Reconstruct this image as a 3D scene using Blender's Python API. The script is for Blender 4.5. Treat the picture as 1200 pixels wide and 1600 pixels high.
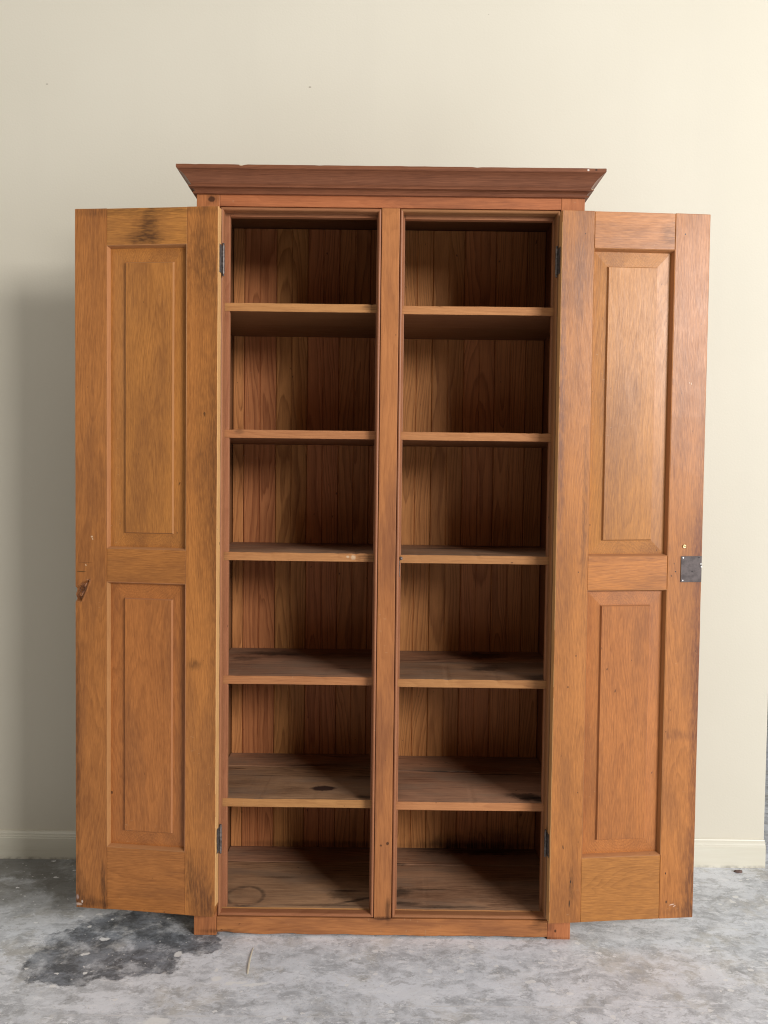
import bpy, bmesh, math, random
from mathutils import Vector, Matrix, noise
random.seed(11)
scene = bpy.context.scene
for o in list(bpy.data.objects):
    bpy.data.objects.remove(o)
COL = scene.collection

# ------------------------------------------------------------------ camera
PITCH, YAW, ROLL = -0.0352, -0.0012, 0.0120
cam_d = bpy.data.cameras.new('camera')
cam = bpy.data.objects.new('camera', cam_d)
COL.objects.link(cam)
cam_d.sensor_fit = 'HORIZONTAL'
cam_d.sensor_width = 36.0
cam_d.lens = 36.0 * 1258.5 / 1200.0
cam_d.clip_start = 0.05
cam_d.clip_end = 200
fwd = Vector((math.sin(YAW) * math.cos(PITCH), math.cos(YAW) * math.cos(PITCH), math.sin(PITCH)))
r0 = Vector((math.cos(YAW), -math.sin(YAW), 0))
u0 = r0.cross(fwd)
rr = math.cos(ROLL) * r0 + math.sin(ROLL) * u0
uu = -math.sin(ROLL) * r0 + math.cos(ROLL) * u0
cam.matrix_world = Matrix(((rr.x, uu.x, -fwd.x, -0.006), (rr.y, uu.y, -fwd.y, -2.1385), (rr.z, uu.z, -fwd.z, 1.2273), (0, 0, 0, 1)))
scene.camera = cam

# ------------------------------------------------------------------ world, lamp, exposure
world = bpy.data.worlds.new('World')
scene.world = world
world.use_nodes = True
bg = world.node_tree.nodes['Background']
bg.inputs['Color'].default_value = (1.0, 0.92, 0.80, 1)
bg.inputs['Strength'].default_value = 0.06
# daylight from the tall window at the right, in front of the cupboard
win = bpy.data.lights.new('window_light', 'AREA')
win.shape = 'RECTANGLE'
win.size, win.size_y = 2.2, 1.6
win.energy = 350
win.color = (1.0, 0.985, 0.965)
wo = bpy.data.objects.new('window_light', win)
COL.objects.link(wo)
wo.location = (4.30, -4.9, 2.95)
wo.rotation_euler = (Vector((-0.1, 0.1, 1.05)) - wo.location).to_track_quat('-Z', 'Y').to_euler()
# added overhead fill lamp, lifts the floor and the shadow on the wall
ovf = bpy.data.lights.new('overhead_fill', 'AREA')
ovf.shape = 'RECTANGLE'
ovf.size, ovf.size_y = 6.0, 2.4
ovf.energy = 32
ovf.color = (0.97, 0.985, 1.0)
co_ = bpy.data.objects.new('overhead_fill', ovf)
COL.objects.link(co_)
co_.location = (-0.4, -1.0, 3.7)
# cool daylight from the open bay past the end of the wall, low on the right
sid = bpy.data.lights.new('side_light', 'AREA')
sid.shape = 'RECTANGLE'
sid.size, sid.size_y = 2.2, 1.8
sid.energy = 75
sid.color = (0.90, 0.95, 1.0)
so_ = bpy.data.objects.new('side_light', sid)
COL.objects.link(so_)
so_.location = (4.3, -3.0, 1.3)
so_.rotation_euler = (Vector((0.4, -0.5, 0.0)) - so_.location).to_track_quat('-Z', 'Y').to_euler()
# added warm fill lamp at far left, no seen source, lifts the wall shadow
lef = bpy.data.lights.new('left_fill', 'AREA')
lef.shape = 'RECTANGLE'
lef.size, lef.size_y = 2.5, 2.0
lef.energy = 25
lef.color = (1.0, 0.90, 0.74)
lo_ = bpy.data.objects.new('left_fill', lef)
COL.objects.link(lo_)
lo_.location = (-4.5, -3.2, 2.2)
lo_.rotation_euler = (Vector((0, 0.1, 1.0)) - lo_.location).to_track_quat('-Z', 'Y').to_euler()
scene.view_settings.view_transform = 'Standard'
scene.view_settings.look = 'None'
scene.view_settings.exposure = 0.0
scene.view_settings.gamma = 1.0
scene.view_settings.use_curve_mapping = False
scene.render.engine = 'CYCLES'
scene.cycles.max_bounces = 6
scene.cycles.diffuse_bounces = 2
scene.cycles.glossy_bounces = 2
scene.cycles.use_adaptive_sampling = True
scene.cycles.adaptive_threshold = 0.008
scene.cycles.use_denoising = True
scene.cycles.denoising_prefilter = 'NONE'
scene.cycles.filter_width = 1.1


# ------------------------------------------------------------------ node helpers
class NT:
    def __init__(s, name):
        s.m = bpy.data.materials.new(name)
        s.m.use_nodes = True
        s.t = s.m.node_tree
        s.b = s.t.nodes['Principled BSDF']

    def n(s, typ, **kw):
        nd = s.t.nodes.new(typ)
        for k, v in kw.items():
            setattr(nd, k, v)
        return nd

    def put(s, sock, v):
        if isinstance(v, bpy.types.NodeSocket):
            s.t.links.new(v, sock)
        elif isinstance(v, (tuple, list)) and sock.type == 'RGBA':
            sock.default_value = (*v[:3], 1)
        else:
            sock.default_value = v

    def math(s, op, a, b=None, c=None, clamp=False):
        nd = s.n('ShaderNodeMath', operation=op, use_clamp=clamp)
        for i, v in enumerate((a, b, c)):
            if v is not None:
                s.put(nd.inputs[i], v)
        return nd.outputs[0]

    def vm(s, op, a, b=None, scale=None):
        nd = s.n('ShaderNodeVectorMath', operation=op)
        s.put(nd.inputs[0], a)
        if b is not None:
            s.put(nd.inputs[1], b)
        if scale is not None:
            s.put(nd.inputs['Scale'], scale)
        return nd.outputs['Value'] if op in ('LENGTH', 'DOT_PRODUCT') else nd.outputs[0]

    def noise(s, vec, scale=1.0, detail=2.0, rough=0.5, color=False, dist=0.0):
        nd = s.n('ShaderNodeTexNoise')
        s.put(nd.inputs['Vector'], vec)
        nd.inputs['Scale'].default_value = scale
        nd.inputs['Detail'].default_value = detail
        nd.inputs['Roughness'].default_value = rough
        nd.inputs['Distortion'].default_value = dist
        return nd.outputs['Color' if color else 'Fac']

    def rng(s, v, a, b, c=0.0, d=1.0, smooth=True):
        nd = s.n('ShaderNodeMapRange', interpolation_type='SMOOTHSTEP' if smooth else 'LINEAR')
        for i, x in enumerate((v, a, b, c, d)):
            s.put(nd.inputs[i], x)
        return nd.outputs[0]

    def mix(s, f, a, b, mode='MIX'):
        nd = s.n('ShaderNodeMix', data_type='RGBA', blend_type=mode)
        s.put(nd.inputs['Factor'], f)
        s.put(nd.inputs['A'], a)
        s.put(nd.inputs['B'], b)
        return nd.outputs['Result']

    def blob(s, vec, c, r, rot=0.0, axes='xz', soft=0.35, warp=None):
        """soft ellipse mask, centre c and radii r in two axes of object space"""
        mp = s.n('ShaderNodeMapping', vector_type='TEXTURE')
        s.put(mp.inputs['Vector'], vec)
        big = 1000.0
        if axes == 'xz':
            mp.inputs['Location'].default_value = (c[0], 0, c[1])
            mp.inputs['Scale'].default_value = (r[0], big, r[1])
            mp.inputs['Rotation'].default_value = (0, -rot, 0)
        else:
            mp.inputs['Location'].default_value = (c[0], c[1], 0)
            mp.inputs['Scale'].default_value = (r[0], r[1], big)
            mp.inputs['Rotation'].default_value = (0, 0, rot)
        l = s.vm('LENGTH', mp.outputs[0])
        return s.rng(l, 1.0 + soft, max(0.0, 1.0 - soft))


def wood(name, light, dark, ring=0.5, freq=190.0, fibre=0.5, rough=0.46, blotch=0.35, tint=0.12,
         stains=(), axes='xz', warm=(1, 1, 1), grey=None, bump=0.25, spec=0.24, pores=0.5, patina=None, fl=7):
    """old finished timber: growth rings cut lengthwise, fibres, pores and handling marks.
    stains: (cx, cz, rx, rz, rot, soft, strength, colour)"""
    g = NT(name)
    at = g.n('ShaderNodeAttribute', attribute_name='gc').outputs['Vector']
    oi = g.n('ShaderNodeObjectInfo').outputs['Random']
    oc = g.n('ShaderNodeTexCoord').outputs['Object']
    # warped distance to the pith
    w = g.noise(g.vm('MULTIPLY', at, (7, 7, 1.6)), 1.0, 1.0, 0.5, color=True)
    w = g.vm('MULTIPLY', g.vm('SUBTRACT', w, (0.5, 0.5, 0.5)), (0.075, 0.075, 0))
    w2 = g.noise(g.vm('MULTIPLY', at, (60, 60, 9)), 1.0, 1.0, 0.5, color=True)
    w2 = g.vm('MULTIPLY', g.vm('SUBTRACT', w2, (0.5, 0.5, 0.5)), (0.006, 0.006, 0))
    p = g.vm('ADD', g.vm('ADD', g.vm('MULTIPLY', at, (1, 1, 0)), w), w2)
    r = g.vm('LENGTH', p)
    sp = g.n('ShaderNodeCombineXYZ')
    g.put(sp.inputs[0], g.math('MULTIPLY', r, 38.0))
    rv = g.noise(sp.outputs[0], 1.0, 1.0, 0.6)
    t = g.math('ADD', g.math('MULTIPLY', r, freq), g.math('MULTIPLY', rv, 3.0))
    fr = g.math('FRACT', t)
    prof = g.math('MULTIPLY', g.math('POWER', fr, 2.2), g.rng(fr, 1.0, 0.88))
    # fibres, pores, blotches
    fb = g.noise(g.vm('MULTIPLY', at, (330, 330, fl)), 1.0, 2.0, 0.6)
    fb2 = g.noise(g.vm('MULTIPLY', at, (1500, 1500, 30)), 1.0, 0.0, 0.6)
    po = g.rng(g.noise(g.vm('MULTIPLY', at, (900, 900, 45)), 1.0, 1.0, 0.5), 0.60, 0.72)
    bl = g.noise(g.vm('ADD', g.vm('MULTIPLY', at, (9, 9, 2.2)), (3.3, 1.7, 9.1)), 1.0, 3.0, 0.6)
    bl2 = g.noise(g.vm('ADD', g.vm('MULTIPLY', at, (32, 32, 11)), (8.3, 4.7, 2.1)), 1.0, 3.0, 0.65)
    f = g.math('MULTIPLY', prof, ring)
    f = g.math('ADD', f, g.math('MULTIPLY', g.math('SUBTRACT', fb, 0.5), fibre * 1.6))
    f = g.math('ADD', f, g.math('MULTIPLY', g.math('SUBTRACT', fb2, 0.5), fibre * 0.9))
    f = g.math('ADD', f, g.math('MULTIPLY', g.math('SUBTRACT', bl, 0.5), blotch * 2.6))
    f = g.math('ADD', f, g.math('MULTIPLY', g.math('SUBTRACT', bl2, 0.5), blotch * 1.5))
    f = g.math('ADD', f, g.math('MULTIPLY', po, pores * 0.30))
    rl = g.rng(g.math('ABSOLUTE', g.math('SUBTRACT', g.noise(g.vm('ADD', g.vm('MULTIPLY', at, (170, 170, 5)), (2.2, 6.1, 1.4)), 1.0, 2.0, 0.6), 0.5)), 0.035, 0.0)
    f = g.math('ADD', f, g.math('MULTIPLY', rl, fibre * (0.30 if fl < 30 else 0.10)))
    f = g.math('ADD', f, 0.22, clamp=True)
    col = g.mix(f, light, dark)
    # each board its own tone
    val = g.rng(oi, 0, 1, 1.0 - tint, 1.0 + tint, smooth=False)
    hs = g.n('ShaderNodeHueSaturation')
    g.put(hs.inputs['Color'], col)
    g.put(hs.inputs['Value'], val)
    g.put(hs.inputs['Hue'], g.rng(g.math('FRACT', g.math('MULTIPLY', oi, 7.31)), 0, 1, 0.493, 0.507, smooth=False))
    col = hs.outputs[0]
    # rubbed redder / greyer areas
    if grey:
        gm = g.rng(g.noise(g.vm('ADD', g.vm('MULTIPLY', at, (14, 14, 4)), (1.3, 7.7, 3.1)), 1.0, 4.0, 0.6), 0.42, 0.66)
        col = g.mix(g.math('MULTIPLY', gm, grey[3]), col, grey[:3])
    if patina:
        pn = g.noise(g.vm('ADD', g.vm('MULTIPLY', at, (13, 13, 2.6)), (5.3, 2.7, 8.1)), 1.0, 4.0, 0.62)
        pm = g.math('MULTIPLY', g.rng(pn, 0.44, 0.66), g.rng(fb, 0.3, 0.65, 0.75, 1.0))
        col = g.mix(g.math('MULTIPLY', pm, patina[3]), col, patina[:3])
    # handling scratches: short pale ticks
    sc = g.noise(g.vm('MULTIPLY', at, (70, 70, 260)), 1.0, 0.0, 0.4)
    sc2 = g.noise(g.vm('MULTIPLY', at, (5, 5, 5)), 1.0, 0.0, 0.4)
    tick = g.math('MULTIPLY', g.rng(sc, 0.80, 0.86), g.rng(sc2, 0.55, 0.66))
    col = g.mix(g.math('MULTIPLY', tick, 0.30), col, (0.55, 0.36, 0.20))
    # dark nicks
    dk = g.rng(g.noise(g.vm('MULTIPLY', at, (110, 110, 60)), 1.0, 0.0, 0.4), 0.865, 0.90)
    col = g.mix(g.math('MULTIPLY', dk, 0.7), col, (0.03, 0.014, 0.008))
    if stains:
        wv = g.noise(g.vm('MULTIPLY', oc, (34, 34, 34)), 1.0, 4.0, 0.65, color=True)
        wv = g.vm('SUBTRACT', wv, (0.5, 0.5, 0.5))
        fibm = g.rng(fb, 0.36, 0.60, 0.55, 1.0)
        cache = {}
        for (cx, cz, rx, rz, rot, soft, k, c) in stains:
            amp = round(min(rx, rz) * (2.4 if soft > 0.3 else 1.5), 5)
            if amp not in cache:
                cache[amp] = g.vm('ADD', oc, g.vm('SCALE', wv, scale=amp))
            mk = g.blob(cache[amp], (cx, cz), (rx, rz), rot, axes, soft)
            if soft > 0.3:
                mk = g.math('MULTIPLY', mk, fibm)
            col = g.mix(g.math('MULTIPLY', mk, k), col, c)
    g.put(g.b.inputs['Base Color'], col)
    g.put(g.b.inputs['Roughness'], g.math('ADD', rough - 0.10, g.math('MULTIPLY', g.math('ADD', bl2, fb), 0.11)))
    g.b.inputs['Specular IOR Level'].default_value = spec
    bp = g.n('ShaderNodeBump')
    bp.inputs['Strength'].default_value = bump
    bp.inputs['Distance'].default_value = 0.0008
    h = g.math('ADD', g.math('MULTIPLY', fb, 0.8), g.math('MULTIPLY', bl2, 0.8))
    g.put(bp.inputs['Height'], h)
    g.put(g.b.inputs['Normal'], bp.outputs[0])
    return g.m


def metal(name, c1, c2, rough=0.5, metallic=0.75, scale=90):
    g = NT(name)
    oc = g.n('ShaderNodeTexCoord').outputs['Object']
    nz = g.noise(oc, scale, 5.0, 0.65)
    g.put(g.b.inputs['Base Color'], g.mix(g.rng(nz, 0.35, 0.65), c1, c2))
    g.b.inputs['Metallic'].default_value = metallic
    g.put(g.b.inputs['Roughness'], g.rng(nz, 0.3, 0.7, rough - 0.12, rough + 0.15))
    bp = g.n('ShaderNodeBump')
    bp.inputs['Strength'].default_value = 0.3
    bp.inputs['Distance'].default_value = 0.0005
    g.put(bp.inputs['Height'], nz)
    g.put(g.b.inputs['Normal'], bp.outputs[0])
    return g.m


DK = (0.035, 0.014, 0.008)
BLK = (0.008, 0.006, 0.006)
PALE = (0.66, 0.50, 0.33)
M = {}
M['frame'] = wood('frame_wood', (0.54, 0.205, 0.074), (0.27, 0.088, 0.030), ring=0.25, blotch=0.28, fibre=0.45, tint=0.05, fl=14, patina=(0.15, 0.053, 0.03, 0.5),
                  stains=[(-0.4697, 1.9674, 0.008, 0.007, 0, 0.3, 0.8, DK), (-0.465, 1.969, 0.016, 0.012, 0, 0.5, 0.35, DK),
                          (0.0126, 0.258, 0.004, 0.004, 0, 0.3, 0.8, DK), (-0.006, 0.252, 0.003, 0.003, 0, 0.3, 0.7, DK),
                          (0.015, 0.075, 0.008, 0.03, 0, 0.6, 0.7, DK), (0.0, 0.053, 0.03, 0.004, 0, 0.5, 0.7, DK),
                          (0.468, 0.024, 0.003, 0.004, 0, 0.3, 0.8, DK), (0.43, 0.035, 0.03, 0.012, 0, 0.5, 0.5, DK),
                          (-0.43, 0.012, 0.06, 0.006, 0, 0.5, 0.5, DK), (0.30, 0.004, 0.2, 0.004, 0, 0.5, 0.6, DK)])
M['cornice'] = wood('cornice_wood', (0.27, 0.104, 0.050), (0.115, 0.040, 0.020), ring=0.25, blotch=0.36, fibre=0.55, tint=0.04, rough=0.38, fl=14, stains=[(-0.385, 2.0395, 0.005, 0.0016, 0, 0.3, 0.9, PALE), (0.505, 2.037, 0.0025, 0.0025, 0.6, 0.3, 0.9, (0.8, 0.7, 0.62)), (0.525, 2.0375, 0.003, 0.002, 0, 0.3, 0.8, BLK), (0.523, 1.9975, 0.003, 0.002, 0.4, 0.3, 0.7, PALE)])
M['bead'] = wood('bead_wood', (0.42, 0.185, 0.08), (0.24, 0.088, 0.036), ring=0.25, blotch=0.25, fibre=0.35, tint=0.05, rough=0.42)
M['stop'] = wood('stop_wood', (0.43, 0.19, 0.085), (0.26, 0.10, 0.042), ring=0.3, blotch=0.25, tint=0.06)
door_l, door_d = (0.55, 0.218, 0.053), (0.235, 0.079, 0.018)
M['door'] = wood('door_wood', door_l, door_d, ring=0.30, blotch=0.28, fibre=0.55, tint=0.06, freq=230, fl=42, rough=0.37, spec=0.42, patina=(0.19, 0.070, 0.026, 0.42))
# left door, object space: x = -distance from the hinge edge
M['door_left'] = wood('left_door_wood', door_l, door_d, ring=0.30, blotch=0.28, fibre=0.55, tint=0.06, freq=230, fl=42, rough=0.37, spec=0.42, patina=(0.19, 0.070, 0.026, 0.42), stains=[
    (-0.186, 1.915, 0.016, 0.022, 0, 0.9, 0.6, DK), (-0.190, 1.886, 0.026, 0.022, 0, 0.9, 0.65, DK), (-0.197, 1.861, 0.042, 0.014, 0.0, 0.8, 0.75, DK), (-0.19, 1.93, 0.20, 0.010, 0, 0.9, 0.45, DK),
    (-0.040, 1.80, 0.034, 0.10, 0, 0.8, 0.45, DK), (-0.008, 1.2, 0.010, 0.60, 0, 0.9, 0.40, DK), (-0.035, 1.30, 0.020, 0.28, 0, 0.9, 0.28, DK),
    (-0.040, 0.13, 0.024, 0.075, 0.08, 0.9, 0.60, (0.06, 0.022, 0.014)), (-0.015, 0.10, 0.016, 0.05, 0, 0.9, 0.45, (0.06, 0.022, 0.014)), (-0.070, 0.17, 0.012, 0.06, 0, 0.9, 0.5, DK),
    (-0.310, 0.12, 0.006, 0.07, 0.06, 0.7, 0.65, DK), (-0.375, 0.10, 0.018, 0.05, 0, 0.8, 0.55, DK), (-0.350, 0.085, 0.05, 0.012, 0, 0.7, 0.5, DK),
    (-0.384, 0.5, 0.006, 0.40, 0, 0.8, 0.5, DK), (-0.060, 0.745, 0.018, 0.012, 0.2, 0.6, 0.5, DK),
    (-0.373, 0.983, 0.013, 0.0012, 0, 0.2, 0.85, (0.08, 0.04, 0.01)), (-0.362, 1.008, 0.02, 0.0009, 0, 0.3, 0.4, DK),
    (-0.343, 1.077, 0.0028, 0.0022, 0, 0.2, 0.95, PALE), (-0.341, 1.071, 0.0016, 0.003, 0.4, 0.2, 0.8, PALE), (-0.360, 1.001, 0.0016, 0.0026, 0.5, 0.2, 0.9, PALE),
    (-0.372, 0.930, 0.012, 0.026, -0.35, 0.5, 0.75, (0.05, 0.012, 0.008)),
    (-0.366, 0.935, 0.0022, 0.022, -0.38, 0.3, 0.75, (0.52, 0.24, 0.13)), (-0.352, 0.961, 0.005, 0.0022, -0.3, 0.4, 0.6, (0.5, 0.26, 0.17)),
    (-0.381, 0.078, 0.010, 0.0035, 0, 0.3, 0.8, (0.62, 0.47, 0.38)), (-0.371, 0.086, 0.0025, 0.004, 0, 0.3, 0.9, (0.75, 0.6, 0.5)),
    (-0.385, 0.098, 0.004, 0.007, 0, 0.4, 0.7, (0.5, 0.38, 0.35))])
M['door_right'] = wood('right_door_wood', door_l, door_d, ring=0.30, blotch=0.28, fibre=0.55, tint=0.06, freq=230, fl=42, rough=0.37, spec=0.42, patina=(0.19, 0.070, 0.026, 0.42), stains=[
    (0.3295, 1.888, 0.0016, 0.002, 0, 0.3, 0.95, BLK), (0.0622, 1.8796, 0.0016, 0.0016, 0, 0.3, 0.8, BLK), (0.0612, 1.0012, 0.0012, 0.0018, 0, 0.3, 0.9, BLK),
    (0.3253, 1.0036, 0.0016, 0.0018, 0, 0.3, 0.95, BLK), (0.008, 1.45, 0.008, 0.35, 0, 0.9, 0.5, (0.10, 0.05, 0.05)),
    (0.050, 1.80, 0.012, 0.14, 0, 0.9, 0.40, (0.10, 0.05, 0.045)), (0.075, 1.15, 0.006, 0.20, 0, 0.9, 0.4, DK),
    (0.345, 0.565, 0.045, 0.012, 0, 0.9, 0.38, (0.09, 0.03, 0.018)), (0.392, 0.7, 0.014, 0.50, 0, 0.9, 0.65, (0.11, 0.028, 0.016)), (0.385, 0.12, 0.02, 0.10, 0, 0.9, 0.5, (0.06, 0.022, 0.014)),
    (0.375, 0.085, 0.06, 0.02, 0, 0.9, 0.4, (0.06, 0.022, 0.014)), (0.060, 0.165, 0.006, 0.04, 0, 0.7, 0.6, DK), (0.055, 0.115, 0.0016, 0.010, 0, 0.3, 0.9, BLK),
    (0.057, 0.175, 0.0015, 0.004, 0, 0.3, 0.9, BLK), (0.318, 0.19, 0.0015, 0.003, 0, 0.3, 0.9, BLK), (0.322, 0.112, 0.0018, 0.004, 0, 0.3, 0.9, BLK),
    (0.338, 0.104, 0.007, 0.0012, 0.2, 0.3, 0.8, (0.75, 0.6, 0.5)), (0.345, 0.100, 0.004, 0.0012, 0.5, 0.3, 0.7, (0.75, 0.6, 0.5)),
    (0.356, 1.50, 0.001, 0.003, 0.2, 0.3, 0.8, PALE), (0.351, 1.502, 0.0008, 0.002, 0, 0.3, 0.7, PALE),
    (0.385, 1.06, 0.014, 0.09, 0, 0.8, 0.45, (0.13, 0.035, 0.02)), (0.290, 1.885, 0.02, 0.03, 0, 0.9, 0.35, DK)])
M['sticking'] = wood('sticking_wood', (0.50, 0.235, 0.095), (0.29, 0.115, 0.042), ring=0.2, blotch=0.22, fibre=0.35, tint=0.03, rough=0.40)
M['edge'] = wood('door_edge_wood', (0.74, 0.43, 0.18), (0.56, 0.28, 0.095), ring=0.3, blotch=0.2, tint=0.03)
M['shelf_front'] = wood('shelf_front_wood', (0.54, 0.250, 0.095), (0.32, 0.13, 0.048), ring=0.35, blotch=0.25, tint=0.06,
                        stains=[(-0.448, 1.03, 0.02, 0.02, 0, 0.5, 0.3, DK), (-0.09, 1.027, 0.006, 0.006, 0, 0.4, 0.7, PALE), (-0.105, 1.029, 0.004, 0.003, 0, 0.4, 0.7, PALE),
                                (-0.05, 1.025, 0.03, 0.01, 0, 0.6, 0.5, DK), (-0.05, 1.695, 0.02, 0.008, 0, 0.6, 0.5, DK), (-0.40, 1.362, 0.012, 0.006, 0, 0.5, 0.5, DK)])
gry = (0.30, 0.20, 0.135, 0.6)
sh_l, sh_d = (0.50, 0.275, 0.155), (0.12, 0.052, 0.027)


def shelf_mat(name, stains):
    return wood(name, sh_l, sh_d, ring=0.55, blotch=0.55, fibre=0.5, rough=0.60, tint=0.08, grey=gry, stains=stains, axes='xy', freq=150, bump=0.35, spec=0.3)


M['shelf'] = shelf_mat('shelf_wood', ())
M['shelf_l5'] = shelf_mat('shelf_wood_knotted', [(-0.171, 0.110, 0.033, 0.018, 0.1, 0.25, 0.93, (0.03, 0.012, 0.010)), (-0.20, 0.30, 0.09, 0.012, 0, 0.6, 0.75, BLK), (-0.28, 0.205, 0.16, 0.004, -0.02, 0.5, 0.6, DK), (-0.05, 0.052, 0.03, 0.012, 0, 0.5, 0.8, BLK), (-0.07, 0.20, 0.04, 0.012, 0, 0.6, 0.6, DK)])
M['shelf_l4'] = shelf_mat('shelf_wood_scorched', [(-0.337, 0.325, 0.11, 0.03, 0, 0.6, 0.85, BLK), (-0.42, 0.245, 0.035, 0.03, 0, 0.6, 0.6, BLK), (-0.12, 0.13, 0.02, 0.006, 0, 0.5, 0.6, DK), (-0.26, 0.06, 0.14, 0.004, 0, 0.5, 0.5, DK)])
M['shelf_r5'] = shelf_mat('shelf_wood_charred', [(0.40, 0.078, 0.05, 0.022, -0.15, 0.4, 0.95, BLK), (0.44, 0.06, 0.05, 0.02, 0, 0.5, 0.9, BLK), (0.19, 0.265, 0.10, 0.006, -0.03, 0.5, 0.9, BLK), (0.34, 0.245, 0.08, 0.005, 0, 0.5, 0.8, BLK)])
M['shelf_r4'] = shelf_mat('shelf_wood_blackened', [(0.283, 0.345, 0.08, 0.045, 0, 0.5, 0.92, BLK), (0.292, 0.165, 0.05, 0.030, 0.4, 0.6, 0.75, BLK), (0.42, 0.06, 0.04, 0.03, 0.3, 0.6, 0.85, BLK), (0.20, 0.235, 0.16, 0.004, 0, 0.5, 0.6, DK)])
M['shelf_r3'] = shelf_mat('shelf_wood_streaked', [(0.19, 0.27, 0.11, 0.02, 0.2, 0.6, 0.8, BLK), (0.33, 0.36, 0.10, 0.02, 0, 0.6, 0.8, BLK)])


def floor_board_mat():
    """bottom boards with the ring a jar left behind"""
    m = shelf_mat('bottom_board_wood', [(-0.12, 0.105, 0.03, 0.025, 0, 0.7, 0.6, BLK), (-0.07, 0.075, 0.06, 0.006, 0.35, 0.5, 0.75, BLK), (-0.16, 0.045, 0.12, 0.006, 0, 0.6, 0.6, BLK), (-0.10, 0.125, 0.04, 0.004, 0, 0.5, 0.7, DK),
                                        (-0.30, 0.20, 0.05, 0.006, 0, 0.6, 0.6, DK), (0.05, 0.12, 0.03, 0.02, 0.3, 0.6, 0.8, BLK), (0.06, 0.06, 0.05, 0.01, 0, 0.5, 0.7, BLK), (0.15, 0.045, 0.10, 0.006, 0, 0.6, 0.7, BLK),
                                        (0.05, 0.29, 0.022, 0.008, 0, 0.4, 0.9, BLK), (0.13, 0.14, 0.06, 0.006, 0, 0.6, 0.6, BLK), (0.30, 0.39, 0.22, 0.03, 0, 0.6, 0.85, BLK)])
    nt = m.node_tree
    g = NT.__new__(NT)
    g.m, g.t, g.b = m, nt, nt.nodes['Principled BSDF']
    src = g.b.inputs['Base Color'].links[0].from_socket
    oc = g.n('ShaderNodeTexCoord').outputs['Object']
    mp = g.n('ShaderNodeMapping', vector_type='TEXTURE')
    wv = g.vm('SCALE', g.vm('SUBTRACT', g.noise(oc, 60, 3, color=True), (0.5, 0.5, 0.5)), scale=0.006)
    g.put(mp.inputs['Vector'], g.vm('ADD', oc, wv))
    mp.inputs['Location'].default_value = (-0.387, 0.090, 0)
    mp.inputs['Scale'].default_value = (0.052, 0.052, 1000)
    d = g.math('ABSOLUTE', g.math('SUBTRACT', g.vm('LENGTH', mp.outputs[0]), 1.0))
    mk = g.math('MULTIPLY', g.rng(d, 0.20, 0.02), g.rng(g.noise(oc, 35, 3), 0.25, 0.6, 0.15, 0.6))
    g.put(g.b.inputs['Base Color'], g.mix(mk, src, (0.035, 0.028, 0.024)))
    return m


M['bottom'] = floor_board_mat()
M['back'] = wood('back_board_wood', (0.72, 0.305, 0.110), (0.29, 0.096, 0.032), ring=0.62, blotch=0.20, fibre=0.40, tint=0.10, freq=125, rough=0.52, pores=0.2,
                 stains=[(0.22, 0.078, 0.08, 0.022, 0, 0.9, 0.6, BLK), (0.38, 0.085, 0.10, 0.035, 0, 0.9, 0.6, BLK), (0.30, 0.070, 0.16, 0.012, 0, 0.8, 0.7, BLK), (-0.20, 0.07, 0.2, 0.010, 0, 0.7, 0.5, BLK)])
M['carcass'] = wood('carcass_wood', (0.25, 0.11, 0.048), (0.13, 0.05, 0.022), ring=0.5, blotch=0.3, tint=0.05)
M['iron'] = metal('blackened_iron', (0.085, 0.070, 0.064), (0.26, 0.22, 0.20), 0.42, 0.6)
M['plate'] = metal('lock_plate_iron', (0.06, 0.046, 0.043), (0.13, 0.105, 0.10), 0.5, 0.5, 55)
M['steel'] = metal('screw_steel', (0.55, 0.52, 0.50), (0.75, 0.72, 0.70), 0.32, 0.95)
M['brass'] = metal('eyelet_brass', (0.80, 0.62, 0.28), (0.9, 0.75, 0.42), 0.30, 0.9)
M['hole'] = metal('keyhole_dark', (0.006, 0.005, 0.005), (0.012, 0.009, 0.008), 0.8, 0.0)


def wall_mat():
    g = NT('painted_plaster')
    oc = g.n('ShaderNodeTexCoord').outputs['Object']
    n1 = g.noise(oc, 1.3, 3, 0.5)
    n2 = g.noise(oc, 160, 3, 0.55)
    n3 = g.noise(g.vm('MULTIPLY', oc, (2.2, 1, 0.25)), 3.0, 3, 0.5)
    c = g.mix(g.rng(n1, 0.3, 0.7), (0.72, 0.662, 0.54), (0.75, 0.692, 0.57))
    c = g.mix(g.math('MULTIPLY', g.rng(n3, 0.45, 0.75), 0.25), c, (0.69, 0.635, 0.525))
    for cx, cz, r, k in ((-0.258, 2.47, 0.004, 0.7), (-1.085, 2.47, 0.0035, 0.6), (0.30, 2.70, 0.002, 0.5)):
        c = g.mix(g.math('MULTIPLY', g.blob(oc, (cx, cz), (r, r * 0.6), 0, 'xz', 0.3), k), c, (0.33, 0.26, 0.18))
    g.put(g.b.inputs['Base Color'], c)
    g.b.inputs['Roughness'].default_value = 0.62
    g.b.inputs['Specular IOR Level'].default_value = 0.3
    bp = g.n('ShaderNodeBump')
    bp.inputs['Strength'].default_value = 0.22
    bp.inputs['Distance'].default_value = 0.0015
    g.put(bp.inputs['Height'], g.math('ADD', n2, g.math('MULTIPLY', n1, 2.0)))
    g.put(g.b.inputs['Normal'], bp.outputs[0])
    return g.m


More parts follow.
